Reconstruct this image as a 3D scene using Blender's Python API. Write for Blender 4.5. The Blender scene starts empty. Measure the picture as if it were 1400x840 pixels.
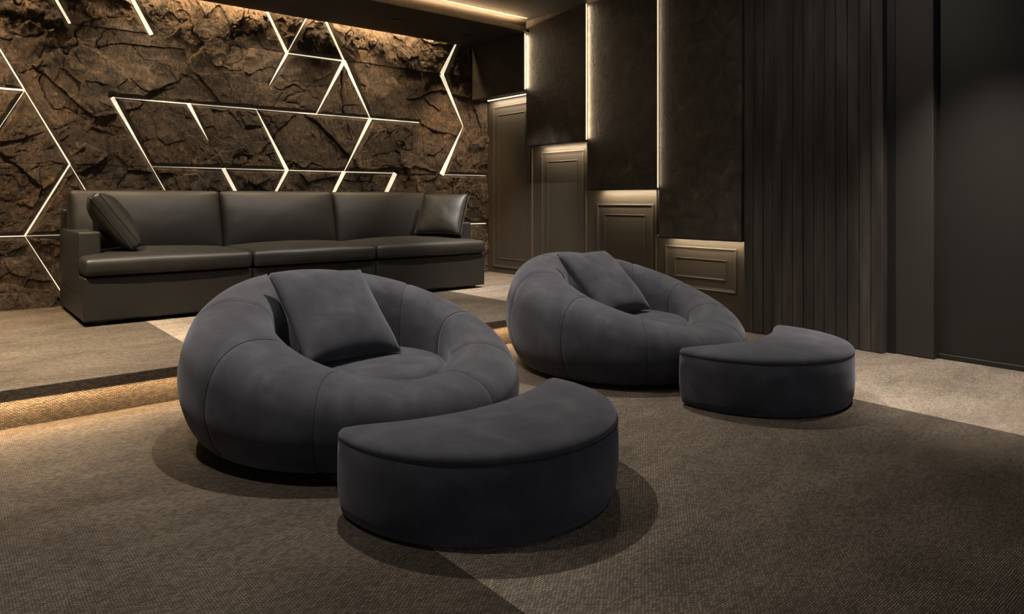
import bpy, bmesh, math, random
import numpy as np
from mathutils import Vector, Matrix

S = bpy.context.scene
COL = S.collection
PI = math.pi

# ------------------------------------------------------------------ camera, world, exposure
cam_d = bpy.data.cameras.new('camera')
cam = bpy.data.objects.new('camera', cam_d)
COL.objects.link(cam)
cam.location = (0, 0, 1.10)
cam.rotation_euler = (PI / 2, 0, -math.radians(39.57))
cam_d.sensor_width = 36
cam_d.lens = 24.583
cam_d.shift_y = -0.105
cam_d.clip_start = 0.05
S.camera = cam

S.view_settings.view_transform = 'Standard'
S.view_settings.look = 'None'
S.view_settings.gamma = 1
S.view_settings.use_curve_mapping = False
S.view_settings.exposure = 1.0

W = bpy.data.worlds.new('world')
S.world = W
W.use_nodes = True
W.node_tree.nodes['Background'].inputs[0].default_value = (0.86, 0.92, 1.0, 1)
W.node_tree.nodes['Background'].inputs[1].default_value = 0.10

WARM = (1.0, 0.66, 0.34)
CREAM = (1.0, 0.80, 0.55)
NEUT = (1.0, 0.90, 0.78)
AMBER = (1.0, 0.70, 0.42)


def spot(loc, aim, watts, angle, blend=0.5, size=0.03, col=NEUT):
    l = bpy.data.lights.new('downlight_beam', 'SPOT')
    l.energy = watts
    l.spot_size = math.radians(angle)
    l.spot_blend = blend
    l.shadow_soft_size = size
    l.color = col
    o = bpy.data.objects.new('downlight_beam', l)
    COL.objects.link(o)
    o.location = loc
    o.rotation_euler = (Vector(aim) - Vector(loc)).to_track_quat('-Z', 'Y').to_euler()
    return o


def area(loc, aim, watts, sx, sy, col=WARM, rot=None, spread=180):
    l = bpy.data.lights.new('led_glow', 'AREA')
    l.shape = 'RECTANGLE'
    l.size = sx
    l.size_y = sy
    l.energy = watts
    l.color = col
    l.spread = math.radians(spread)
    o = bpy.data.objects.new('led_glow', l)
    COL.objects.link(o)
    o.location = loc
    if rot is not None:
        o.rotation_euler = rot
    else:
        o.rotation_euler = (Vector(aim) - Vector(loc)).to_track_quat('-Z', 'Y').to_euler()
    return o


SOFFIT = 2.96
CEIL = 3.10
# downlights in the ceiling and soffit, some added only for their light: (x, y, z, aim, watts, angle, blend)
DOWN = [
    (1.62, 3.36, CEIL, (1.62, 3.20, 0), 150, 92, 1.0, NEUT),
    (3.62, 3.36, CEIL, (3.62, 3.20, 0), 150, 92, 1.0, NEUT),
    (4.62, 1.50, CEIL, (4.84, 1.50, 0), 380, 60, 1.0, NEUT),
    (0.30, 4.95, CEIL, (0.40, 5.15, 0.2), 520, 84, 1.0, CREAM),
    (1.90, 4.95, CEIL, (1.90, 5.35, 0.2), 125, 94, 1.0, NEUT),
    (3.20, 4.95, CEIL, (3.20, 5.35, 0.2), 125, 94, 1.0, NEUT),
    (4.25, 4.95, CEIL, (4.65, 6.00, 0.2), 380, 54, 1.0, NEUT),
    (0.20, 2.60, CEIL, (0.20, 2.90, 0), 60, 90, 1.0, NEUT),
    (3.75, 2.10, CEIL, (5.20, 2.90, 1.5), 20, 120, 1.0, NEUT),  # added to brighten the boards, no known fitting there
    (2.90, 1.00, CEIL, (3.30, 0.90, 0), 18, 100, 1.0, NEUT),  # weak fill added over the near carpet
    (0.15, 6.35, SOFFIT, (0.20, 6.98, 1.5), 110, 84, 0.9, AMBER),  # this and the four below: washers added so light grazes the rock relief
    (1.40, 6.35, SOFFIT, (1.40, 6.98, 1.7), 44, 96, 1.0, CREAM),
    (2.55, 6.35, SOFFIT, (2.55, 6.98, 1.7), 44, 96, 1.0, CREAM),
    (3.70, 6.35, SOFFIT, (3.70, 6.98, 1.7), 44, 96, 1.0, CREAM),
    (4.62, 6.40, SOFFIT, (4.80, 6.98, 1.4), 85, 62, 1.0, AMBER),
]
for (x, y, z, aim, wt, an, bl, co) in DOWN:
    spot((x, y, z - 0.012), aim, wt, an, bl, 0.025, co)


# ------------------------------------------------------------------ materials
def nodes_of(name):
    m = bpy.data.materials.new(name)
    m.use_nodes = True
    nt = m.node_tree
    b = nt.nodes['Principled BSDF']
    return m, nt, b


def N(nt, kind, **kw):
    n = nt.nodes.new(kind)
    for k, v in kw.items():
        if k in n.inputs:
            n.inputs[k].default_value = v
        else:
            setattr(n, k, v)
    return n


def ramp(nt, stops):
    r = nt.nodes.new('ShaderNodeValToRGB')
    el = r.color_ramp.elements
    while len(el) < len(stops):
        el.new(0.5)
    for e, (p, c) in zip(el, stops):
        e.position = p
        e.color = (*c, 1)
    return r


def coords(nt, scale=(1, 1, 1), rot=(0, 0, 0), kind='Object'):
    t = nt.nodes.new('ShaderNodeTexCoord')
    mp = nt.nodes.new('ShaderNodeMapping')
    mp.inputs['Scale'].default_value = scale
    mp.inputs['Rotation'].default_value = rot
    nt.links.new(t.outputs[kind], mp.inputs['Vector'])
    return mp.outputs['Vector']


def noise_mat(name, stops, scale=6, detail=6, rough=0.6, bump=0.0, bscale=60, bdist=0.01, spec=0.5,
              stretch=(1, 1, 1), sheen=0.0, metallic=0.0, distortion=0.0, sheen_tint=(1, 1, 1)):
    m, nt, b = nodes_of(name)
    v = coords(nt, stretch)
    n = N(nt, 'ShaderNodeTexNoise', Scale=scale, Detail=detail, Roughness=0.6, Distortion=distortion)
    nt.links.new(v, n.inputs['Vector'])
    r = ramp(nt, stops)
    nt.links.new(n.outputs['Fac'], r.inputs['Fac'])
    nt.links.new(r.outputs['Color'], b.inputs['Base Color'])
    b.inputs['Roughness'].default_value = rough
    b.inputs['Specular IOR Level'].default_value = spec
    b.inputs['Metallic'].default_value = metallic
    if sheen:
        b.inputs['Sheen Weight'].default_value = sheen
        b.inputs['Sheen Roughness'].default_value = 0.5
        b.inputs['Sheen Tint'].default_value = (*sheen_tint, 1)
    if bump:
        n2 = N(nt, 'ShaderNodeTexNoise', Scale=bscale, Detail=5, Roughness=0.65)
        nt.links.new(v, n2.inputs['Vector'])
        bp = N(nt, 'ShaderNodeBump', Strength=bump, Distance=bdist)
        nt.links.new(n2.outputs['Fac'], bp.inputs['Height'])
        nt.links.new(bp.outputs['Normal'], b.inputs['Normal'])
    return m


def emit(name, col, strength):
    m, nt, b = nodes_of(name)
    b.inputs['Base Color'].default_value = (0.8, 0.75, 0.65, 1)
    b.inputs['Emission Color'].default_value = (*col, 1)
    b.inputs['Emission Strength'].default_value = strength
    return m


def carpet_mat(name, tint=1.0):
    """loop-pile carpet in broad lengths, each dyed pale along one edge and dark along the other"""
    m, nt, b = nodes_of(name)
    L = nt.links
    t = nt.nodes.new('ShaderNodeTexCoord')
    sep = nt.nodes.new('ShaderNodeSeparateXYZ')
    L.new(t.outputs['Object'], sep.inputs[0])
    # sawtooth over X, period 2.70 m, pale edge at X = 1.21, 3.91 ...
    a = N(nt, 'ShaderNodeMath', operation='SUBTRACT')
    L.new(sep.outputs['X'], a.inputs[0]); a.inputs[1].default_value = 1.21 - 2.70 * 4
    d = N(nt, 'ShaderNodeMath', operation='DIVIDE')
    L.new(a.outputs[0], d.inputs[0]); d.inputs[1].default_value = 2.70
    f = N(nt, 'ShaderNodeMath', operation='FRACT')
    L.new(d.outputs[0], f.inputs[0])
    r = ramp(nt, [(0.0, (0.560, 0.470, 0.378)), (0.20, (0.350, 0.292, 0.234)), (0.7, (0.240, 0.199, 0.159)), (1.0, (0.172, 0.142, 0.113))])
    L.new(f.outputs[0], r.inputs['Fac'])
    # cloudy wear
    n = N(nt, 'ShaderNodeTexNoise', Scale=2.6, Detail=7, Roughness=0.65, Distortion=0.4)
    mp = nt.nodes.new('ShaderNodeMapping'); mp.inputs['Scale'].default_value = (0.7, 1.6, 1.6)
    L.new(t.outputs['Object'], mp.inputs['Vector']); L.new(mp.outputs[0], n.inputs['Vector'])
    mr = N(nt, 'ShaderNodeMapRange')
    mr.inputs['From Min'].default_value = 0.3; mr.inputs['From Max'].default_value = 0.7
    mr.inputs['To Min'].default_value = 0.74 * tint; mr.inputs['To Max'].default_value = 1.28 * tint
    L.new(n.outputs['Fac'], mr.inputs['Value'])
    # rows of loops
    br = nt.nodes.new('ShaderNodeTexBrick')
    mp2 = nt.nodes.new('ShaderNodeMapping')
    mp2.inputs['Scale'].default_value = (1, 1, 1)
    nw = N(nt, 'ShaderNodeTexNoise', Scale=30.0, Detail=2)
    L.new(t.outputs['Object'], nw.inputs['Vector'])
    wm = N(nt, 'ShaderNodeVectorMath', operation='MULTIPLY_ADD')
    L.new(nw.outputs['Color'], wm.inputs[0]); wm.inputs[1].default_value = (0.008, 0.006, 0.006)
    L.new(t.outputs['Object'], wm.inputs[2])
    # on risers Z takes the place of Y
    sx = nt.nodes.new('ShaderNodeSeparateXYZ'); L.new(wm.outputs[0], sx.inputs[0])
    ad = N(nt, 'ShaderNodeMath', operation='ADD'); L.new(sx.outputs['Y'], ad.inputs[0]); L.new(sx.outputs['Z'], ad.inputs[1])
    cb = nt.nodes.new('ShaderNodeCombineXYZ'); L.new(sx.outputs['X'], cb.inputs['X']); L.new(ad.outputs[0], cb.inputs['Y'])
    L.new(cb.outputs[0], br.inputs['Vector'])
    br.inputs['Scale'].default_value = 1.0
    br.inputs['Brick Width'].default_value = 0.016
    br.inputs['Row Height'].default_value = 0.0066
    br.inputs['Mortar Size'].default_value = 0.0017
    br.inputs['Mortar Smooth'].default_value = 0.8
    br.inputs['Color1'].default_value = (1, 1, 1, 1)
    br.inputs['Color2'].default_value = (0.50, 0.49, 0.48, 1)
    br.inputs['Mortar'].default_value = (0.14, 0.13, 0.125, 1)
    mx = N(nt, 'ShaderNodeMix', data_type='RGBA', blend_type='MULTIPLY')
    mx.inputs['Factor'].default_value = 1
    L.new(r.outputs['Color'], mx.inputs[6]); L.new(br.outputs['Color'], mx.inputs[7])
    mx2 = N(nt, 'ShaderNodeMix', data_type='RGBA', blend_type='MULTIPLY')
    mx2.inputs['Factor'].default_value = 1
    L.new(mx.outputs[2], mx2.inputs[6]); L.new(mr.outputs[0], mx2.inputs[7])
    L.new(mx2.outputs[2], b.inputs['Base Color'])
    bp = N(nt, 'ShaderNodeBump', Strength=0.8, Distance=0.005)
    L.new(br.outputs['Color'], bp.inputs['Height'])
    L.new(bp.outputs['Normal'], b.inputs['Normal'])
    b.inputs['Roughness'].default_value = 0.95
    b.inputs['Specular IOR Level'].default_value = 0.1
    return m


def stone_mat():
    m, nt, b = nodes_of('split_rock')
    L = nt.links
    v = coords(nt)
    n1 = N(nt, 'ShaderNodeTexNoise', Scale=2.2, Detail=10, Roughness=0.7, Distortion=1.2)
    L.new(v, n1.inputs['Vector'])
    r1 = ramp(nt, [(0.30, (0.034, 0.025, 0.018)), (0.46, (0.078, 0.057, 0.041)), (0.58, (0.125, 0.087, 0.055)), (0.72, (0.22, 0.145, 0.080))])
    L.new(n1.outputs['Fac'], r1.inputs['Fac'])
    n2 = N(nt, 'ShaderNodeTexNoise', Scale=38, Detail=8, Roughness=0.75, Distortion=0.8)
    v2 = coords(nt, (1.0, 1.0, 0.55), (0, 0.5, 0))
    L.new(v2, n2.inputs['Vector'])
    r2 = ramp(nt, [(0.34, (0.28, 0.26, 0.25)), (0.52, (0.95, 0.93, 0.9)), (0.68, (2.3, 2.25, 2.15))])
    L.new(n2.outputs['Fac'], r2.inputs['Fac'])
    mx = N(nt, 'ShaderNodeMix', data_type='RGBA', blend_type='MULTIPLY')
    mx.inputs['Factor'].default_value = 0.9
    L.new(r1.outputs['Color'], mx.inputs[6]); L.new(r2.outputs['Color'], mx.inputs[7])
    L.new(mx.outputs[2], b.inputs['Base Color'])
    n3 = N(nt, 'ShaderNodeTexNoise', Scale=34, Detail=10, Roughness=0.78, Distortion=1.2)
    L.new(v2, n3.inputs['Vector'])
    bp = N(nt, 'ShaderNodeBump', Strength=1.0, Distance=0.028)
    L.new(n3.outputs['Fac'], bp.inputs['Height'])
    L.new(bp.outputs['Normal'], b.inputs['Normal'])
    b.inputs['Roughness'].default_value = 0.62
    b.inputs['Specular IOR Level'].default_value = 0.4
    return m


M = {}
M['carpet'] = carpet_mat('loop_carpet')
M['stone'] = stone_mat()
M['backing'] = noise_mat('black_backing', [(0.3, (0.006, 0.005, 0.005)), (0.7, (0.010, 0.009, 0.008))], rough=0.8)
M['led'] = emit('led_seam', (1.0, 0.85, 0.60), 0.43)
M['led_step'] = emit('led_step', WARM, 1.0)
M['led_niche'] = emit('led_niche', CREAM, 1.0)
M['led_edge'] = emit('led_edge', CREAM, 0.5)
M['led_cove'] = emit('led_cove', WARM, 0.5)
M['lens'] = emit('lamp_lens', NEUT, 6.0)
M['slab'] = noise_mat('dark_plaster', [(0.30, (0.016, 0.0135, 0.011)), (0.48, (0.038, 0.032, 0.026)), (0.60, (0.052, 0.044, 0.036)), (0.76, (0.105, 0.088, 0.070))], scale=7.0, detail=10,
                      rough=0.62, bump=0.6, bscale=34, bdist=0.008, distortion=0.8)
M['wood'] = noise_mat('charred_board', [(0.30, (0.012, 0.0105, 0.009)), (0.52, (0.033, 0.029, 0.025)), (0.75, (0.076, 0.066, 0.056))], scale=9, detail=9,
                      rough=0.6, bump=0.5, bscale=30, bdist=0.006, stretch=(1, 1, 0.12))
M['taupe'] = noise_mat('satin_taupe_paint', [(0.3, (0.042, 0.035, 0.027)), (0.7, (0.050, 0.042, 0.033))], scale=2, rough=0.52, spec=0.3)
M['pilaster'] = noise_mat('matt_grey_paint', [(0.3, (0.023, 0.0205, 0.0178)), (0.7, (0.027, 0.024, 0.0208))], scale=2, rough=0.55)
M['wall'] = noise_mat('matt_brown_paint', [(0.3, (0.0105, 0.0092, 0.0076)), (0.7, (0.0130, 0.0114, 0.0094))], scale=2, rough=0.5)
M['ceil'] = noise_mat('dark_ceiling_plaster', [(0.3, (0.016, 0.012, 0.009)), (0.7, (0.026, 0.020, 0.015))], scale=5, rough=0.8, bump=0.2)
M['tray'] = noise_mat('tray_plaster', [(0.3, (0.10, 0.075, 0.05)), (0.7, (0.15, 0.11, 0.075))], scale=14, detail=8, rough=0.8, bump=0.4, bscale=90)
M['black'] = noise_mat('black_metal', [(0.3, (0.006, 0.006, 0.006)), (0.7, (0.010, 0.010, 0.009))], rough=0.5)
M['brass'] = noise_mat('satin_brass_trim', [(0.3, (0.19, 0.14, 0.085)), (0.7, (0.24, 0.18, 0.11))], rough=0.38, metallic=0.6)
M['leather'] = noise_mat('dark_leather', [(0.3, (0.0125, 0.0115, 0.0102)), (0.7, (0.018, 0.0166, 0.0145))], scale=4, rough=0.50, spec=0.42, bump=0.10, bscale=260, bdist=0.002)
M['suede'] = noise_mat('charcoal_suede', [(0.34, (0.043, 0.043, 0.053)), (0.52, (0.057, 0.058, 0.070)), (0.70, (0.080, 0.081, 0.096))], scale=7, detail=8, rough=0.9,
                       spec=0.15, bump=0.12, bscale=320, bdist=0.002, sheen=0.25, distortion=0.5, sheen_tint=(0.8, 0.82, 0.95))
M['thread'] = noise_mat('dark_seam', [(0.3, (0.016, 0.016, 0.018)), (0.7, (0.022, 0.022, 0.025))], rough=0.9)


# ------------------------------------------------------------------ mesh helpers
def link(name, me, mat, parent=None, smooth=False):
    o = bpy.data.objects.new(name, me)
    COL.objects.link(o)
    if mat is not None and len(me.materials) == 0:
        me.materials.append(M[mat])
    if parent is not None:
        o.parent = parent
    if smooth:
        me.polygons.foreach_set('use_smooth', [True] * len(me.polygons))
    return o


def mesh(name, verts, faces, mat, parent=None, smooth=False):
    me = bpy.data.meshes.new(name)
    me.from_pydata([tuple(map(float, v)) for v in verts], [], [tuple(f) for f in faces])
    bm = bmesh.new(); bm.from_mesh(me)
    bmesh.ops.recalc_face_normals(bm, faces=bm.faces)
    bm.to_mesh(me); bm.free()
    me.update()
    return link(name, me, mat, parent, smooth)


def box(name, lo, hi, mat, parent=None, bevel=0.0, seg=2):
    bm = bmesh.new()
    bmesh.ops.create_cube(bm, size=1)
    c = [(a + b) / 2 for a, b in zip(lo, hi)]
    s = [abs(b - a) for a, b in zip(lo, hi)]
    for v in bm.verts:
        v.co = Vector((c[0] + v.co.x * s[0], c[1] + v.co.y * s[1], c[2] + v.co.z * s[2]))
    if bevel:
        bmesh.ops.bevel(bm, geom=bm.edges[:], offset=bevel, segments=seg, profile=0.5, affect='EDGES')
    me = bpy.data.meshes.new(name)
    bm.to_mesh(me); bm.free()
    return link(name, me, mat, parent, smooth=False)


def empty(name, loc, label=None, cat=None, group=None, kind=None):
    o = bpy.data.objects.new(name, None)
    COL.objects.link(o)
    o.location = loc
    o.empty_display_size = 0.1
    tag(o, label, cat, group, kind)
    return o


def tag(o, label=None, cat=None, group=None, kind=None):
    if label: o['label'] = label
    if cat: o['category'] = cat
    if group: o['group'] = group
    if kind: o['kind'] = kind
    return o


def structure(o, label=None, cat=None):
    return tag(o, label, cat, kind='structure')


# vectorised noise -----------------------------------------------------------
def _h(ix, iy, s):
    n = (ix.astype(np.int64) * 374761393 + iy.astype(np.int64) * 668265263 + s * 974711) & 0xffffffff
    n = ((n ^ (n >> 13)) * 1274126177) & 0xffffffff
    n = ((n ^ (n >> 16)) * 2246822519) & 0xffffffff
    return ((n ^ (n >> 15)) & 0xffffff) / float(0xffffff)


def vnoise(x, y, s=0):
    ix = np.floor(x); iy = np.floor(y)
    fx = x - ix; fy = y - iy
    fx = fx * fx * fx * (fx * (fx * 6 - 15) + 10); fy = fy * fy * fy * (fy * (fy * 6 - 15) + 10)
    a = _h(ix, iy, s); b = _h(ix + 1, iy, s); c = _h(ix, iy + 1, s); d = _h(ix + 1, iy + 1, s)
    return (a + (b - a) * fx) * (1 - fy) + (c + (d - c) * fx) * fy - 0.5


def fbm(x, y, s=0, octs=4, gain=0.5):
    t = 0; a = 1
    for o in range(octs):
        t = t + a * vnoise(x * 2 ** o + 17.3 * o, y * 2 ** o - 9.1 * o, s + o)
        a *= gain
    return t


def facets(x, y, s):
    """each cell a plane of its own tilt and level: split faces with sharp ledges"""
    ix = np.floor(x); iy = np.floor(y)
    best = np.full(x.shape, 9e9); hh = np.zeros(x.shape)
    for dx in (-1, 0, 1):
        for dy in (-1, 0, 1):
            cx = ix + dx; cy = iy + dy
            px = cx + _h(cx, cy, s + 1); py = cy + _h(cx, cy, s + 2)
            d = (x - px) ** 2 + (y - py) ** 2
            hgt = (_h(cx, cy, s + 3) - 0.5) + (x - px) * (_h(cx, cy, s + 4) - 0.5) * 1.4 + (y - py) * (_h(cx, cy, s + 5) - 0.5) * 1.4
            m = d < best
            best = np.where(m, d, best); hh = np.where(m, hgt, hh)
    return hh


def rock(x, z):
    """split rock: broad tilted faces with a few sharp ledges, finer chipping on top"""
    wx = x + 0.10 * fbm(x * 1.7, z * 1.7, 5, 3, 0.5) + 0.012 * fbm(x * 13, z * 13, 8, 2)
    wz = z + 0.10 * fbm(x * 1.7 + 40, z * 1.7, 6, 3, 0.5) + 0.012 * fbm(x * 13, z * 13 + 7, 9, 2)
    a = facets(wx * 1.5 + wz * 0.8, wz * 1.9 - wx * 0.5, 11) * 0.046
    b = facets(wx * 4.2 - wz * 2.0, wz * 4.0 + wx * 1.6, 31) * 0.020
    c = facets(wx * 12 + wz * 5, wz * 9 - wx * 5, 51) * 0.0065
    n = fbm(wx * 2.4 + 3, wz * 2.4, 71, 4, 0.5)
    crack = np.exp(-(n / 0.018) ** 2) * np.clip(vnoise(x * 1.3, z * 1.3, 77) * 3 + 0.5, 0, 1)
    return 0.032 + a + b + c - 0.022 * crack + 0.016 * fbm(x * 6, z * 6, 91, 6, 0.62)


# ------------------------------------------------------------------ floor, platform, ceiling
XL, XR = -1.3, 5.70      # shell extents
YN = -1.6
RISER, LIP, P = 4.125, 4.065, 0.20
STONE_Y = 7.06

floor = box('floor', (XL, YN, -0.10), (XR, RISER + 0.3, 0.0), 'carpet')
structure(floor, 'brown-grey loop carpet of the lower floor in broad lengths', 'floor')
pl = box('floor_platform', (XL, RISER, 0.0), (XR, 7.20, 0.153), 'carpet')
structure(pl, 'raised carpeted platform along the stone wall', 'platform')
box('platform_top', (XL, LIP, 0.153), (XR, 7.20, P), 'carpet', pl, bevel=0.004)
box('nosing', (XL, LIP + 0.0005, 0.143), (XR, LIP + 0.014, 0.156), 'carpet', pl)
box('light_strip', (XL, RISER - 0.040, 0.1485), (XR, RISER - 0.024, 0.1525), 'led_step', pl)
area((2.2, RISER - 0.032, 0.147), (2.2, RISER - 0.024, 0), 22, 7.0, 0.012, WARM, rot=(-0.30, 0, 0))

ceil_o = box('ceiling', (XL, YN, CEIL), (XR, 7.3, CEIL + 0.1), 'ceil')
structure(ceil_o, 'dark plaster ceiling', 'ceiling')
sof = box('ceiling_soffit', (XL, 5.875, SOFFIT), (5.30, 6.885, SOFFIT + 0.03), 'ceil')
structure(sof, 'dark lowered soffit over the sofa with a lit edge', 'soffit')
box('edge_trim', (XL, 5.855, SOFFIT), (5.04, 5.875, SOFFIT + 0.052), 'tray', sof)
box('light_strip', (XL, 5.93, SOFFIT + 0.031), (5.02, 5.945, SOFFIT + 0.040), 'led_cove', sof)
area((1.98, 5.94, SOFFIT + 0.045), (2.0, 5.80, CEIL), 44, 6.1, 0.02, WARM, rot=(PI, 0, 0))
box('light_strip', (XL, 5.826, CEIL - 0.006), (5.03, 5.834, CEIL - 0.0005), 'led_cove', ceil_o)
area((2.0, 5.830, CEIL - 0.008), (2.0, 5.86, SOFFIT), 3.0, 6.0, 0.006, WARM, rot=(0.35, 0, 0))
box('light_strip', (XL, 6.905, SOFFIT + 0.085), (4.76, 6.925, SOFFIT + 0.095), 'led_cove', ceil_o)
area((1.75, 6.915, SOFFIT + 0.080), (2.0, 6.98, 2.0), 34, 6.0, 0.02, WARM, rot=(0.16, 0, 0))

wl = box('wall_left', (XL - 0.1, 0.6, -0.1), (XL, 7.3, CEIL), 'wall')
structure(wl, 'plain dark wall', 'wall')

# ------------------------------------------------------------------ stone wall
wb = box('wall_back', (XL, STONE_Y, 0.0), (XR, 7.20, CEIL), 'backing')
structure(wb, 'feature wall of split brown rock slabs with glowing seams', 'wall')
KX, K0 = 0.316, 0.575
ROWZ = [0.2, 0.8, 1.4, 2.0, 2.6, 3.2]


def LP(k, r):
    return np.array([K0 + KX * k, ROWZ[r]])


# glowing seams: (k0,row0,k1,row1, width at start, width at end, part of the edge that shows)
SEAMS = [
    (1, 4, 0, 5, .024, .022, 1), (3, 4, 2, 5, .036, .026, 1), (7, 4, 6, 5, .034, .016, 1), (7, 4, 8, 5, .010, .014, 1),
    (9, 4, 8, 5, .026, .020, 1), (13, 4, 14, 5, .052, .004, 1),
    (0, 3, -1, 4, .013, .012, 1), (7, 4, 6, 3, .030, .002, .58), (7, 4, 9, 4, .013, .020, 1), (9, 4, 8, 3, .040, .010, 1),
    (9, 4, 10, 3, .042, .008, 1), (13, 4, 14, 3, .056, .006, 1),
    (-2, 3, 0, 3, .020, .017, 1), (2, 3, 4, 3, .005, .016, 1), (4, 3, 6, 3, .006, .014, 1), (6, 3, 8, 3, .006, .016, 1),
    (8, 3, 10, 3, .010, .012, 1), (10, 3, 12, 3, .016, .012, 1),
    (0, 3, -1, 2, .006, .007, 1), (0, 3, 1, 2, .008, .017, 1), (2, 3, 3, 2, .034, .006, 1), (4, 3, 5, 2, .034, .002, .56),
    (6, 3, 7, 2, .008, .036, 1), (10, 3, 9, 2, .040, .006, 1), (14, 3, 13, 2, .004, .060, 1),
    (3, 2, 5, 2, .003, .011, 1), (5, 2, 7, 2, .006, .013, 1), (7, 2, 9, 2, .010, .012, 1), (9, 2, 11, 2, .013, .011, 1),
    (13, 2, 15.2, 2, .008, .008, 1),
    (1, 2, 0, 1, .018, .018, 1), (1, 2, 2, 1, .006, .014, 1), (3, 2, 4, 1, .006, .014, 1), (5, 2, 6, 1, .034, .026, 1),
    (7, 2, 6, 1, .032, .010, 1), (9, 2, 8, 1, .042, .012, 1), (11, 2, 10, 1, .052, .034, 1),
    (-2, 1, 0, 1, .012, .012, 1), (0, 1, 2, 1, .006, .007, 1), (13.4, 1, 15.2, 1, .014, .014, 1),
    (0, 1, 1, 0, .006, .012, 1),
]
SEG = []
for (ka, ra, kb, rb, wa, wb_, fr) in SEAMS:
    a = LP(ka, ra); b = LP(kb, rb); b = a + (b - a) * fr
    thin = lambda w: w * (0.45 + 0.55 * min(1, w / 0.035))
    SEG.append((a, b, thin(wa), thin(wb_)))


def seam_clear(x, z):
    """distance from each point to the nearest lit seam, less half its width there"""
    best = np.full(x.shape, 9.0)
    for a, b, wa, wb_ in SEG:
        ab = b - a
        t = np.clip(((x - a[0]) * ab[0] + (z - a[1]) * ab[1]) / (ab @ ab), 0, 1)
        d = np.hypot(x - a[0] - t * ab[0], z - a[1] - t * ab[1]) - (wa + (wb_ - wa) * t) / 2
        best = np.minimum(best, d)
    return best


# diagonal cuts of each course, left to right, as (k at lower row, k at upper row)
CUTS = {
    4: [(-5, -4), (1, 0), (3, 2), (7, 6), (7, 8), (9, 8), (13, 14), (16.2, 16.2)],
    3: [(-6, -5), (0, -1), (4, 3), (6, 7), (8, 9), (10, 9), (14, 13), (16.2, 16.2)],
    2: [(-5, -6), (-1, 0), (1, 0), (3, 2), (5, 4), (7, 6), (9, 10), (13, 14), (16.2, 16.2)],
    1: [(-6, -5), (0, 1), (2, 1), (4, 3), (6, 5), (6, 7), (8, 9), (10, 11), (12, 13), (16.2, 16.2)],
    0: [(-5, -4), (1, 0), (5, 4), (9, 8), (13, 14), (16.2, 16.2)],
}
PROUD = {4: [.006, .020, .004, .010, .006, .018, .014, .016], 3: [0, .004, .006, .010, .008, .002, .008, .0], 2: [.004, .0, .012, .006, .014, .002, .012, .006, .0],
         1: [0, .006, .010, .004, .012, .0, .008, .004, .010, .0], 0: [.006, .0, .008, .004, .006]}
rs = random.Random(4)
for row in range(5):
    z0, z1 = ROWZ[row], min(ROWZ[row + 1], CEIL - 0.002)
    full = ROWZ[row + 1] - ROWZ[row]
    cuts = CUTS[row]
    for ci in range(len(cuts) - 1):
        (l0, l1), (r0, r1) = cuts[ci], cuts[ci + 1]
        g = 0.0012
        xa0, xa1 = K0 + KX * l0 + g, K0 + KX * l1 + g
        xb0, xb1 = K0 + KX * r0 - g, K0 + KX * r1 - g
        xb0, xb1 = min(xb0, 5.62), min(xb1, 5.62)
        wid = max(xb0 - xa0, xb1 - xa1)
        nx = max(4, int(wid / 0.0085)); nz = int(full / 0.0085)
        jj, ii = np.meshgrid(np.linspace(0, 1, nz + 1), np.linspace(0, 1, nx + 1), indexing='ij')
        zz = z0 + g + (z1 - z0 - 2 * g) * jj
        tt = (zz - ROWZ[row]) / full
        xl = xa0 + (xa1 - xa0) * tt; xr = xb0 + (xb1 - xb0) * tt
        xr = np.maximum(xr, xl + 0.002)
        xx = xl + (xr - xl) * ii
        h = rock(xx, zz) + PROUD[row][ci]
        cl = seam_clear(xx, zz)
        f = np.clip(cl / 0.035, 0, 1); f = f * f * (3 - 2 * f)
        h = np.maximum(h, 0.004)
        # the slab edges are dressed back where a light strip is let in
        h = np.where(cl < 0.035, np.minimum(h, 0.007) * (1 - f) + h * f, h)
        yy = 7.0 - h
        nv = (nz + 1) * (nx + 1)
        V = np.stack([xx, yy, zz], -1).reshape(-1, 3)
        idx = np.arange(nv).reshape(nz + 1, nx + 1)
        F = np.stack([idx[:-1, :-1], idx[:-1, 1:], idx[1:, 1:], idx[1:, :-1]], -1).reshape(-1, 4).tolist()
        # sides back to the wall
        rim = list(idx[0, :]) + list(idx[1:, -1]) + list(idx[-1, -2::-1]) + list(idx[-2:0:-1, 0])
        back = V[rim].copy(); back[:, 1] = STONE_Y
        V = np.vstack([V, back])
        m = len(rim)
        for q in range(m):
            F.append([int(rim[q]), nv + q, nv + (q + 1) % m, int(rim[(q + 1) % m])])
        me = bpy.data.meshes.new('stone_slab')
        me.from_pydata(V.tolist(), [], F)
        me.update()
        link('stone_slab', me, 'stone', wb)

for a, b, wa, wb_ in SEG:
    d = (b - a) / np.linalg.norm(b - a); n = np.array([-d[1], d[0]])
    b2 = b.copy()
    if b2[1] > CEIL - 0.01:
        t = (CEIL - 0.01 - a[1]) / (b[1] - a[1]); b2 = a + (b - a) * t; wb2 = wa + (wb_ - wa) * t
    else:
        wb2 = wb_
    c = [a + n * wa / 2, b2 + n * wb2 / 2, b2 - n * wb2 / 2, a - n * wa / 2]
    V = [(p[0], 6.9895, p[1]) for p in c] + [(p[0], 6.996, p[1]) for p in c]
    mesh('light_strip', V, [(0, 1, 2, 3), (4, 7, 6, 5), (0, 4, 5, 1), (1, 5, 6, 2), (2, 6, 7, 3), (3, 7, 4, 0)], 'led', wb)

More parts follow.
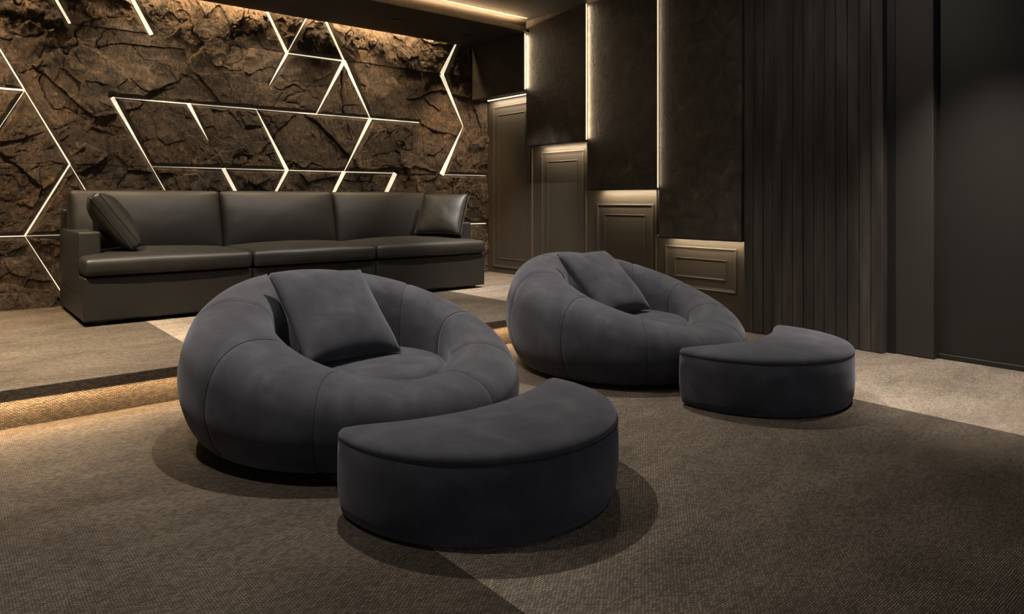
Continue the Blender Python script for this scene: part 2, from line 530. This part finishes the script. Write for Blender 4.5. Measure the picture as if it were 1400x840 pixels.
# ------------------------------------------------------------------ right wall
WX = 5.35
wr = box('wall_right', (WX + 0.012, 2.10, 0.0), (XR, 7.06, CEIL), 'wall')
structure(wr, 'side wall of stepped dark slabs over lit taupe panels and charred boards', 'wall')
#        x front, y near, y far, bottom z, top z
SLABS = [(5.060, 5.925, 6.885, 2.320, SOFFIT - 0.001), (5.100, 5.010, 5.925, 1.701, CEIL - 0.001), (5.140, 4.130, 5.010, 1.201, CEIL - 0.001), (5.180, 3.275, 4.130, 0.752, CEIL - 0.001)]
for i, (xf, y0, y1, zb, zt) in enumerate(SLABS):
    s = box('hanging_slab', (xf, y0, zb), (xf + 0.16, y1, zt), 'slab', wr, bevel=0.003, seg=1)
    # thin metal lip under the slab
    box('edge_trim', (xf - 0.002, y0, zb - 0.008), (xf + 0.15, y1, zb - 0.0005), 'black', s)
    # strip light hidden behind the lip, washing the panel below
    box('light_strip', (WX - 0.080, y0 + 0.03, zb - 0.004), (WX - 0.060, y1 - 0.03, zb + 0.004), 'led_niche', s)
    area((WX - 0.070, (y0 + y1) / 2, zb - 0.012), (WX - 0.01, (y0 + y1) / 2, 0), (3.6, 3.4, 3.4, 2.2)[i], 0.02, y1 - y0 - 0.06, CREAM, rot=(0, -0.25, 0))
    if i < 3:
        # strip light up the near edge, grazing the next slab
        box('light_strip', (xf + 0.016, y0 - 0.003, zb + 0.01), (xf + 0.030, y0 - 0.0005, zt - 0.002), 'led_edge', s)
        area((xf + 0.024, y0 - 0.006, (zb + zt) / 2), (xf + 0.05, y0 - 0.3, (zb + zt) / 2), (1.1, 1.5, 0.4)[i], 0.008, zt - zb - 0.05, (1.0, 0.76, 0.48), rot=(-PI / 2, 0, 0.6))


def frame_panel(y0, y1, z0, z1, ym0, ym1, zm0, zm1, thick):
    """taupe wainscot panel with a raised frame moulding and a sunken field"""
    p = box('wainscot_panel', (WX - thick, y0, z0), (WX + 0.012, y1, z1), 'taupe', wr, bevel=0.003, seg=1)
    x = WX - thick
    # outer moulding: mitred profile swept round the rectangle
    prof = [(0.0, 0.0), (0.0, 0.006), (0.006, 0.009), (0.014, 0.009), (0.020, 0.004), (0.028, 0.003), (0.034, 0.0)]
    for (inset, sc, nm) in ((0.0, 1.0, 'moulding'), (0.105 if (y1 - y0) > 0.3 else 0.05, 0.55, 'inner_moulding')):
        V = []; F = []
        a0, a1, b0, b1 = ym0 + inset, ym1 - inset, zm0 + inset, zm1 - inset
        for (d, hgt) in prof:
            d *= sc; hgt *= sc
            for (yy, zz) in ((a0 + d, b0 + d), (a1 - d, b0 + d), (a1 - d, b1 - d), (a0 + d, b1 - d)):
                V.append((x - hgt, yy, zz))
        n = len(prof)
        for k in range(n - 1):
            for c in range(4):
                F.append((k * 4 + c, k * 4 + (c + 1) % 4, (k + 1) * 4 + (c + 1) % 4, (k + 1) * 4 + c))
        mesh(nm, V, F, 'taupe', p)
    return p


#          y0     y1     z0    z1     moulding y0,y1,z0,z1
frame_panel(6.095, 7.055, 0.200, 2.330, 6.125, 6.845, 0.265, 2.245, 0.000)
frame_panel(5.225, 6.090, 0.200, 1.712, 5.255, 5.940, 0.265, 1.636, 0.004)
frame_panel(4.290, 5.220, 0.200, 1.212, 4.318, 5.070, 0.265, 1.056, 0.008)
frame_panel(3.290, 4.285, 0.000, 0.762, 3.411, 4.180, 0.280, 0.672, 0.012)
for (y, zt) in ((6.092, 1.70), (5.222, 1.20), (4.287, 0.75)):
    box('edge_trim', (WX - 0.020, y - 0.004, 0.0 if y < 4.2 else 0.2), (WX, y + 0.004, zt), 'brass', wr)

# charred boards
NB = 13
yb = [2.153 + (3.262 - 2.153) * i / NB for i in range(NB + 1)]
for i in range(NB):
    off = (0.0, 0.004, 0.008, 0.003)[i % 4]
    b = box('wall_board', (5.200 + off, yb[i] + 0.002, 0.002), (5.30, yb[i + 1] - 0.002, CEIL - 0.001), 'wood', wr, bevel=0.004, seg=1)
box('board_backing', (5.275, 2.10, 0.0), (WX + 0.012, 3.275, CEIL - 0.001), 'black', wr)

pil = box('trim_1', (5.285, 1.856, 0.0), (5.45, 2.135, CEIL - 0.001), 'pilaster', None, bevel=0.008)
structure(pil, 'flat dark grey pilaster beside the boarded wall', 'pilaster')
wr2 = box('wall_right_plain', (5.375, YN, 0.0), (XR, 1.856, CEIL), 'wall')
structure(wr2, 'plain dark brown wall beyond the pilaster', 'wall')
bb = box('baseboard_right', (5.355, YN, 0.0), (5.375, 1.855, 0.035), 'wall', None, bevel=0.004)
structure(bb, 'low dark baseboard along the plain wall', 'baseboard')


# ------------------------------------------------------------------ soft furnishing helpers
def cushion_mesh(lx, ly, lz, r, crown=0.0, front=0.0, n=(22, 16, 8), wob=0.0, seed=0, pinch=0.0):
    """box cushion, origin at the centre of its underside: rounded edges, crowned top, puffed front"""
    bm = bmesh.new()
    nx, ny, nz = n
    vs = {}

    def P3(i, j, k):
        key = (i, j, k)
        if key not in vs:
            u = -1 + 2 * i / nx; v = -1 + 2 * j / ny; w = -1 + 2 * k / nz
            # crowd the samples towards the edges
            e = lambda t: math.copysign(1 - (1 - abs(t)) ** 1.5, t)
            x, y, z = e(u) * lx / 2, e(v) * ly / 2, e(w) * lz / 2
            cx = max(-lx / 2 + r, min(lx / 2 - r, x)); cy = max(-ly / 2 + r, min(ly / 2 - r, y)); cz = max(-lz / 2 + r, min(lz / 2 - r, z))
            d = Vector((x - cx, y - cy, z - cz))
            if d.length > 1e-9:
                d = d.normalized() * r
            p = Vector((cx, cy, cz)) + d
            a = max(0, 1 - (2 * p.x / lx) ** 2); b = max(0, 1 - (2 * p.y / ly) ** 2); c = max(0, 1 - (2 * p.z / lz) ** 2)
            if p.z > 0:
                p.z += crown * (a ** 0.6) * (b ** 0.6) * (p.z / (lz / 2))
            if p.y < 0 and front:
                p.y -= front * (a ** 0.55) * (c ** 0.55)
            vs[key] = bm.verts.new(p + Vector((0, 0, lz / 2)))
        return vs[key]
    for i in range(nx):
        for j in range(ny):
            bm.faces.new((P3(i, j, nz), P3(i + 1, j, nz), P3(i + 1, j + 1, nz), P3(i, j + 1, nz)))
            bm.faces.new((P3(i, j, 0), P3(i, j + 1, 0), P3(i + 1, j + 1, 0), P3(i + 1, j, 0)))
    for i in range(nx):
        for k in range(nz):
            bm.faces.new((P3(i, 0, k), P3(i + 1, 0, k), P3(i + 1, 0, k + 1), P3(i, 0, k + 1)))
            bm.faces.new((P3(i, ny, k), P3(i, ny, k + 1), P3(i + 1, ny, k + 1), P3(i + 1, ny, k)))
    for j in range(ny):
        for k in range(nz):
            bm.faces.new((P3(0, j, k), P3(0, j, k + 1), P3(0, j + 1, k + 1), P3(0, j + 1, k)))
            bm.faces.new((P3(nx, j, k), P3(nx, j + 1, k), P3(nx, j + 1, k + 1), P3(nx, j, k + 1)))
    if wob:
        A = np.array([v.co[:] for v in bm.verts])
        q = fbm(A[:, 0] * 5 + seed, (A[:, 1] + A[:, 2]) * 6 + seed * 2, seed, 4, 0.5) * wob
        for v, d in zip(bm.verts, q):
            v.co.y += d
            if v.co.z > lz / 2:
                v.co.z += d
    bmesh.ops.recalc_face_normals(bm, faces=bm.faces)
    me = bpy.data.meshes.new('cushion')
    bm.to_mesh(me); bm.free()
    return me


def tube_mesh(pts, rad, closed=False, sides=6):
    pts = [Vector(p) for p in pts]
    V = []; F = []
    n = len(pts)
    for i, p in enumerate(pts):
        if closed:
            t = (pts[(i + 1) % n] - pts[i - 1]).normalized()
        else:
            t = (pts[min(i + 1, n - 1)] - pts[max(i - 1, 0)]).normalized()
        up = Vector((0, 0, 1)) if abs(t.z) < 0.9 else Vector((1, 0, 0))
        s = t.cross(up).normalized(); u = s.cross(t)
        for k in range(sides):
            a = 2 * PI * k / sides
            V.append(p + (s * math.cos(a) + u * math.sin(a)) * rad)
    for i in range(n if closed else n - 1):
        j = (i + 1) % n
        for k in range(sides):
            F.append((i * sides + k, i * sides + (k + 1) % sides, j * sides + (k + 1) % sides, j * sides + k))
    me = bpy.data.meshes.new('tube')
    me.from_pydata([tuple(v) for v in V], [], F)
    me.update()
    return me


def knife_pillow(w, h, t, n=30, seed=1, gusset=0.0, bow=0.035):
    """scatter cushion standing in the XZ plane, centred; pointed corners, edges drawn in"""
    V = []; F = []
    def pt(i, j, side):
        u = -1 + 2 * i / n; v = -1 + 2 * j / n
        x = u * (1 - bow * (1 - v * v)) * w / 2
        z = v * (1 - bow * (1 - u * u)) * h / 2
        e = ((1 - u ** 4) * (1 - v ** 4))
        th = t / 2 * (max(e, 0) ** 0.62) * (0.78 + 0.22 * (1 - u * u) * (1 - v * v)) + gusset / 2
        wr_ = fbm(np.array([u * 1.6 + seed]), np.array([v * 1.6 - seed]), seed, 4, 0.5)[0] * 0.016 * t / 0.2 * max(e, 0) ** 0.5
        return (x, side * (th + wr_), z)
    for side in (-1, 1):
        for j in range(n + 1):
            for i in range(n + 1):
                V.append(pt(i, j, side))
    m = (n + 1) ** 2
    for j in range(n):
        for i in range(n):
            a = j * (n + 1) + i
            F.append((a, a + 1, a + n + 2, a + n + 1))
            F.append((m + a, m + a + n + 1, m + a + n + 2, m + a + 1))
    rim = [i for i in range(n)] + [j * (n + 1) + n for j in range(n)] + [n * (n + 1) + n - i for i in range(n)] + [(n - j) * (n + 1) for j in range(n)]
    for q in range(len(rim)):
        a, b = rim[q], rim[(q + 1) % len(rim)]
        F.append((a, m + a, m + b, b))
    me = bpy.data.meshes.new('pillow')
    me.from_pydata(V, [], F)
    bm = bmesh.new(); bm.from_mesh(me)
    if gusset == 0:
        bmesh.ops.remove_doubles(bm, verts=bm.verts, dist=0.0004)
    bmesh.ops.recalc_face_normals(bm, faces=bm.faces)
    bm.to_mesh(me); bm.free()
    loops = [V[a] for a in rim]
    loops2 = [V[m + a] for a in rim]
    return me, loops, loops2


# ------------------------------------------------------------------ sofa
SX0, SX1, SY0, SY1 = 0.805, 4.345, 5.670, 6.900
sofa = empty('sofa', (2.575, 6.28, P), 'long dark brown leather three-seat sofa on the raised platform', 'sofa')


def under(o, par):
    o.parent = par
    o.matrix_parent_inverse = Matrix.Translation(par.location).inverted()
    return o


splits = [SX0, 1.985, 3.100, SX1]
for i in range(3):
    a, b = splits[i], splits[i + 1]
    under(box('base', (a + 0.002, SY0 + 0.02, P + 0.030), (b - 0.002, SY1, 0.548), 'leather', None, bevel=0.014, seg=3), sofa)
    me = cushion_mesh(b - a - 0.004, 0.93, 0.125, 0.035, crown=0.045, front=0.012, n=(40, 26, 8), wob=0.004, seed=3 + i)
    o = link('seat_cushion', me, 'leather', None, True)
    o.location = ((a + b) / 2, SY0 + 0.465, 0.553)
    under(o, sofa)
    yy = SY0 - 0.006
    pts = [(a + 0.02 + (b - a - 0.04) * q / 20, SY0 - 0.002, 0.662) for q in range(21)]
# back cushions
bsp = [0.835, 2.000, 3.095, 4.215]
for i in range(3):
    a, b = bsp[i], bsp[i + 1]
    me = cushion_mesh(b - a + 0.01, 0.17, 0.555, 0.040, crown=0.006, front=0.100, n=(40, 10, 26), wob=0.006, seed=8 + i)
    o = link('back_cushion', me, 'leather', None, True)
    o.location = ((a + b) / 2, 6.55, 0.625)
    o.rotation_euler = (-math.radians(14), 0, 0)
    under(o, sofa)
under(box('backrest', (SX0 + 0.004, SY1 - 0.13, 0.40), (SX1 - 0.004, SY1, 1.02), 'leather', None, bevel=0.02, seg=3), sofa)
for (a, b) in ((SX0, SX0 + 0.150), (SX1 - 0.130, SX1)):
    under(box('arm', (a, 5.93, 0.40), (b, SY1, 0.862), 'leather', None, bevel=0.016, seg=3), sofa)
for (x, y) in ((SX0 + 0.12, SY0 + 0.12), (SX1 - 0.12, SY0 + 0.12), (SX0 + 0.12, SY1 - 0.10), (SX1 - 0.12, SY1 - 0.10), (splits[1], SY0 + 0.12), (splits[2], SY0 + 0.12)):
    under(box('foot', (x - 0.04, y - 0.04, P), (x + 0.04, y + 0.04, P + 0.034), 'black', None, bevel=0.004, seg=1), sofa)


def sofa_pillow(loc, rot, label, seed, w=0.50, h=0.46, t=0.17):
    me, l1, l2 = knife_pillow(w, h, t, 26, seed, gusset=0.065, bow=0.03)
    o = link('throw_pillow', me, 'leather', None, True)
    o.location = loc
    o.rotation_euler = rot
    tag(o, label, 'pillow', 'leather pillows on the sofa')
    for l in (l1, l2):
        s = link('piping', tube_mesh(l, 0.0035, True), 'leather', o, True)
    return o


sofa_pillow((1.065, 6.11, 0.936), (-math.radians(35), 0, math.radians(84)), 'dark leather box pillow leaning on the arm away from the taupe wall panels', 3, 0.50, 0.48)
sofa_pillow((4.090, 6.10, 0.940), (-math.radians(27), 0, math.radians(-60)), 'dark leather box pillow on the sofa end beside the taupe wall panels', 5, 0.50, 0.46, 0.12)

# ------------------------------------------------------------------ round lounge chairs
HF, HB, SEAT = 0.322, 0.715, 0.294
HOLE = (0.040, -0.012)
PR = 0.800


def catmull(pts, n):
    out = []
    P_ = [2 * np.array(pts[0]) - np.array(pts[1])] + [np.array(p) for p in pts] + [2 * np.array(pts[-1]) - np.array(pts[-2])]
    for i in range(1, len(P_) - 2):
        for k in range(n):
            t = k / n
            a, b, c, d = P_[i - 1], P_[i], P_[i + 1], P_[i + 2]
            out.append(0.5 * ((2 * b) + (c - a) * t + (2 * a - 5 * b + 4 * c - d) * t * t + (3 * b - a - 3 * c + d) * t ** 3))
    out.append(np.array(pts[-1]))
    return np.array(out)


def height(th):
    """rim height; th = 0 faces the front (-Y)"""
    c = (1 - math.cos(th)) / 2
    return HF + (HB - HF) * c ** 0.92


def profile(th):
    h = height(th)
    k = (h - HF) / (HB - HF)
    zi = 0.232
    crest = 0.600 - 0.00 * k
    pts = [(0.610, 0.012), (0.690, 0.022), (0.760, 0.20 * h), (PR - 0.002, 0.44 * h), (0.788, 0.66 * h), (0.738, 0.865 * h),
           (0.640, 0.982 * h), (0.540, 0.985 * h), (0.458, 0.905 * h), (0.424, zi + (h - zi) * 0.60), (0.414, zi + (h - zi) * 0.28), (0.412, zi)]
    return catmull(pts, 5)


SEAM_A = [math.radians(a) for a in (13, 46, 80, 118, 156, 198, 238, 276, 313)]


def place(r, th, z):
    w = min(1, max(0, (0.66 - r) / 0.22)) if z > 0.1 else 0     # the well sits a little off the ring's centre
    return (r * math.sin(th) + HOLE[0] * w, -r * math.cos(th) + HOLE[1] * w, z)


def chair_meshes():
    nt_ = 288
    V = []; F = []
    for i in range(nt_):
        th = 2 * PI * i / nt_
        pr = profile(th)
        m = len(pr)
        # pulled-in line at each seam
        g = 0
        for s in SEAM_A:
            d = (th - s + PI) % (2 * PI) - PI
            g = max(g, math.exp(-(d * 0.7 / 0.014) ** 2))
        tang = np.gradient(pr, axis=0)
        nrm = np.stack([tang[:, 1], -tang[:, 0]], -1)
        nrm /= np.linalg.norm(nrm, axis=1)[:, None]
        nrm[0] = 0
        q = pr - nrm * 0.006 * g
        for (r, z) in q:
            V.append(place(r, th, z))
    for i in range(nt_):
        j = (i + 1) % nt_
        for k in range(m - 1):
            F.append((i * m + k, j * m + k, j * m + k + 1, i * m + k + 1))
    me = bpy.data.meshes.new('ring_body')
    me.from_pydata(V, [], F)
    bm = bmesh.new(); bm.from_mesh(me)
    bmesh.ops.recalc_face_normals(bm, faces=bm.faces)
    bm.to_mesh(me); bm.free()
    seams = []
    for s in SEAM_A:
        pr = profile(s)
        tang = np.gradient(pr, axis=0); nrm = np.stack([tang[:, 1], -tang[:, 0]], -1); nrm /= np.linalg.norm(nrm, axis=1)[:, None]
        pr = pr - nrm * 0.0052
        seams.append(tube_mesh([place(r, s, z) for r, z in pr[4:]], 0.0022, sides=5))
    # seat pad: a low dome with a rounded edge
    V = []; F = []
    prof = [(0.0, SEAT + 0.030), (0.10, SEAT + 0.029), (0.20, SEAT + 0.024), (0.30, SEAT + 0.016), (0.36, SEAT + 0.006), (0.388, SEAT - 0.008), (0.402, SEAT - 0.030), (0.405, SEAT - 0.06), (0.38, SEAT - 0.09)]
    pr = catmull(prof, 3)
    ns = 96
    V.append((0, 0, prof[0][1]))
    for i in range(ns):
        th = 2 * PI * i / ns
        for (r, z) in pr[1:]:
            V.append((r * math.sin(th), -r * math.cos(th), z))
    m = len(pr) - 1
    for i in range(ns):
        j = (i + 1) % ns
        F.append((0, 1 + i * m, 1 + j * m))
        for k in range(m - 1):
            F.append((1 + i * m + k, 1 + i * m + k + 1, 1 + j * m + k + 1, 1 + j * m + k))
    seat = bpy.data.meshes.new('seat_pad')
    seat.from_pydata([(x + HOLE[0], y + HOLE[1], z) for x, y, z in V], [], F); seat.update()
    bm = bmesh.new()
    bmesh.ops.create_cone(bm, cap_ends=True, segments=72, radius1=0.64, radius2=0.64, depth=0.02)
    bmesh.ops.translate(bm, verts=bm.verts, vec=(0, 0, 0.010))
    base = bpy.data.meshes.new('base'); bm.to_mesh(base); bm.free()
    return me, seams, seat, base


RING, SEAMM, SEATM, BASEM = chair_meshes()


def lounge_chair(loc, rz, label):
    c = empty('lounge_chair', loc, label, 'chair', 'round charcoal lounge chairs')
    c.rotation_euler = (0, 0, rz)
    link('ring_body', RING, 'suede', c, True)
    for s in SEAMM:
        link('seam', s, 'thread', c, True)
    link('seat', SEATM, 'suede', c, True)
    link('base', BASEM, 'black', c)
    return c


CH1 = (1.605, 3.140, 0.0)
CH2 = (3.610, 3.180, 0.0)
lounge_chair(CH1, math.radians(8), 'round charcoal suede lounge chair in front of the leather sofa')
lounge_chair(CH2, math.radians(8), 'round charcoal suede lounge chair in front of the stepped slab wall')


def chair_pillow(c, label, seed, rz):
    me, l1, l2 = knife_pillow(0.54, 0.56, 0.19, 30, seed, bow=0.045)
    o = link('scatter_cushion', me, 'suede', None, True)
    o.location = (c[0] - 0.055, c[1] + 0.123, 0.531)
    o.rotation_euler = (-math.radians(46), math.radians(rz), math.radians(6))
    tag(o, label, 'cushion', 'scatter cushions in the lounge chairs')
    return o


chair_pillow(CH1, 'square charcoal suede cushion in the lounge chair before the sofa', 7, 2)
chair_pillow(CH2, 'square charcoal suede cushion in the lounge chair before the stepped slabs', 12, 0)


# ------------------------------------------------------------------ crescent ottomans
def crescent(R, dist, RC, fillet, n=160):
    """outline of a disc of radius R bitten by a circle of radius RC centred dist away along +Y"""
    a = (dist * dist + R * R - RC * RC) / (2 * dist)
    w = math.sqrt(R * R - a * a)
    pts = []
    a0 = math.atan2(a, w); a1 = PI - a0
    N1 = 120
    # outer arc: from right tip clockwise through the front to left tip
    for i in range(N1 + 1):
        t = a0 - (2 * PI - (a1 - a0)) * i / N1
        pts.append((R * math.cos(t), R * math.sin(t)))
    b0 = math.atan2(a - dist, -w); b1 = math.atan2(a - dist, w)
    for i in range(1, 50):
        t = b0 + (b1 - b0) * i / 50
        pts.append((RC * math.cos(t), dist + RC * math.sin(t)))
    # resample evenly, then round the tips by smoothing
    p = np.array(pts + [pts[0]])
    s = np.concatenate([[0], np.cumsum(np.linalg.norm(np.diff(p, axis=0), axis=1))])
    u = np.linspace(0, s[-1], n + 1)[:-1]
    q = np.stack([np.interp(u, s, p[:, 0]), np.interp(u, s, p[:, 1])], -1)
    base = q.copy()
    for _ in range(int(fillet)):
        q = 0.5 * q + 0.25 * (np.roll(q, 1, 0) + np.roll(q, -1, 0))
    return q


OUT = crescent(0.553, 0.94, 0.962, 14)


def offset(q, d):
    t = np.roll(q, -1, 0) - np.roll(q, 1, 0)
    n = np.stack([t[:, 1], -t[:, 0]], -1); n /= np.linalg.norm(n, axis=1)[:, None]
    area2 = np.sum(q[:, 0] * np.roll(q[:, 1], -1) - np.roll(q[:, 0], -1) * q[:, 1])
    if area2 < 0: n = -n
    return q - n * d          # positive d moves inwards


def loft(name, rings, cap_top=None, cap_bottom=False):
    n = len(rings[0][0])
    V = []; F = []
    for q, z in rings:
        for p in q:
            V.append((p[0], p[1], z))
    for k in range(len(rings) - 1):
        for i in range(n):
            j = (i + 1) % n
            F.append((k * n + i, k * n + j, (k + 1) * n + j, (k + 1) * n + i))
    me = bpy.data.meshes.new(name)
    if cap_top is not None:
        # shrink towards the spine of the crescent and crown the middle
        q0 = rings[-1][0]; z0 = rings[-1][1]
        cx = q0[:, 0] * 0.62; cy = np.full(n, -0.13) + 0.55 * cx ** 2
        spine = np.stack([cx, cy], -1)
        last = (len(rings) - 1) * n
        for f_, dz in ((0.85, .42), (0.65, .72), (0.4, .92), (0.15, 1.0), (0.0, 1.0)):
            b = len(V)
            for i in range(n):
                p = spine[i] + (q0[i] - spine[i]) * f_
                V.append((p[0], p[1], z0 + cap_top * dz))
            for i in range(n):
                j = (i + 1) % n
                F.append((last + i, last + j, b + j, b + i))
            last = b
    if cap_bottom:
        F.append(tuple(range(n))[::-1])
    me.from_pydata(V, [], F)
    bm = bmesh.new(); bm.from_mesh(me)
    bmesh.ops.remove_doubles(bm, verts=bm.verts, dist=0.0002)
    bmesh.ops.recalc_face_normals(bm, faces=bm.faces)
    bm.to_mesh(me); bm.free()
    return me


OZ = 0.303
BODY = loft('body', [(offset(OUT, 0.030), 0.004), (offset(OUT, 0.014), 0.014), (offset(OUT, 0.004), 0.05), (offset(OUT, -0.002), 0.12), (offset(OUT, -0.001), 0.20), (offset(OUT, 0.001), OZ - 0.034), (offset(OUT, 0.005), OZ - 0.031)], cap_bottom=True)
TOP = loft('top_pad', [(offset(OUT, 0.005), OZ - 0.031), (offset(OUT, 0.001), OZ - 0.028), (offset(OUT, 0.003), OZ - 0.016), (offset(OUT, 0.013), OZ - 0.005), (offset(OUT, 0.030), OZ + 0.002)], cap_top=0.012)
PIPE = tube_mesh([(p[0], p[1], OZ - 0.031) for p in offset(OUT, 0.0022)], 0.0022, True)


def ottoman(loc, rz, label):
    o = empty('ottoman', loc, label, 'ottoman', 'crescent ottomans')
    o.rotation_euler = (0, 0, rz)
    link('body', BODY, 'suede', o, True)
    link('top_pad', TOP, 'suede', o, True)
    link('piping', PIPE, 'thread', o, True)


ottoman((1.622, 2.188, 0), math.radians(2), 'charcoal suede crescent ottoman at the foot of the chair before the sofa')
ottoman((3.620, 2.238, 0), math.radians(2), 'charcoal suede crescent ottoman at the foot of the chair before the stepped slabs')

# ------------------------------------------------------------------ downlight fittings
bm = bmesh.new()
prof = [(0.030, -0.004), (0.034, -0.010), (0.052, -0.010), (0.056, -0.002), (0.056, 0.0)]
V = []; F = []
for i in range(32):
    a = 2 * PI * i / 32
    for r, z in prof:
        V.append((r * math.cos(a), r * math.sin(a), z))
for i in range(32):
    j = (i + 1) % 32
    for k in range(len(prof) - 1):
        F.append((i * 5 + k, j * 5 + k, j * 5 + k + 1, i * 5 + k + 1))
ring = bpy.data.meshes.new('trim_ring'); ring.from_pydata(V, [], F); ring.update()
bmesh.ops.create_circle(bm, cap_ends=True, segments=32, radius=0.033)
lens = bpy.data.meshes.new('lens'); bm.to_mesh(lens)
added_louvre = bpy.data.meshes.new('added_louvre'); bm.to_mesh(added_louvre); bm.free()
LAMP_AT = ['over the lounge chair before the sofa', 'over the lounge chair before the stepped slabs', 'over the pale carpet by the plain wall', 'over the platform edge away from the taupe panels',
           'over the platform in front of the sofa middle', 'over the platform before the sofa seat next the panels', 'over the platform beside the taupe panels', 'over the lower carpet beside the step', 'added out of view to brighten the charred boards', 'added out of view as fill for the carpet in front of the ottomans']
for n, (x, y, z, aim, wt, an, bl, co) in enumerate(DOWN):
    hi = z == CEIL
    d = empty('downlight', (x, y, z), 'small black recessed downlight ' + LAMP_AT[n] if hi else 'small black louvred wall washer added in the soffit to graze the stone', 'light', 'ceiling downlights' if hi else 'added wall washers in the soffit')
    link('trim_ring', ring, 'black', d, True)
    l = link('lens' if hi else 'added_louvre', lens if hi else added_louvre, 'lens' if hi else 'black', d)
    l.location = (0, 0, -0.004)
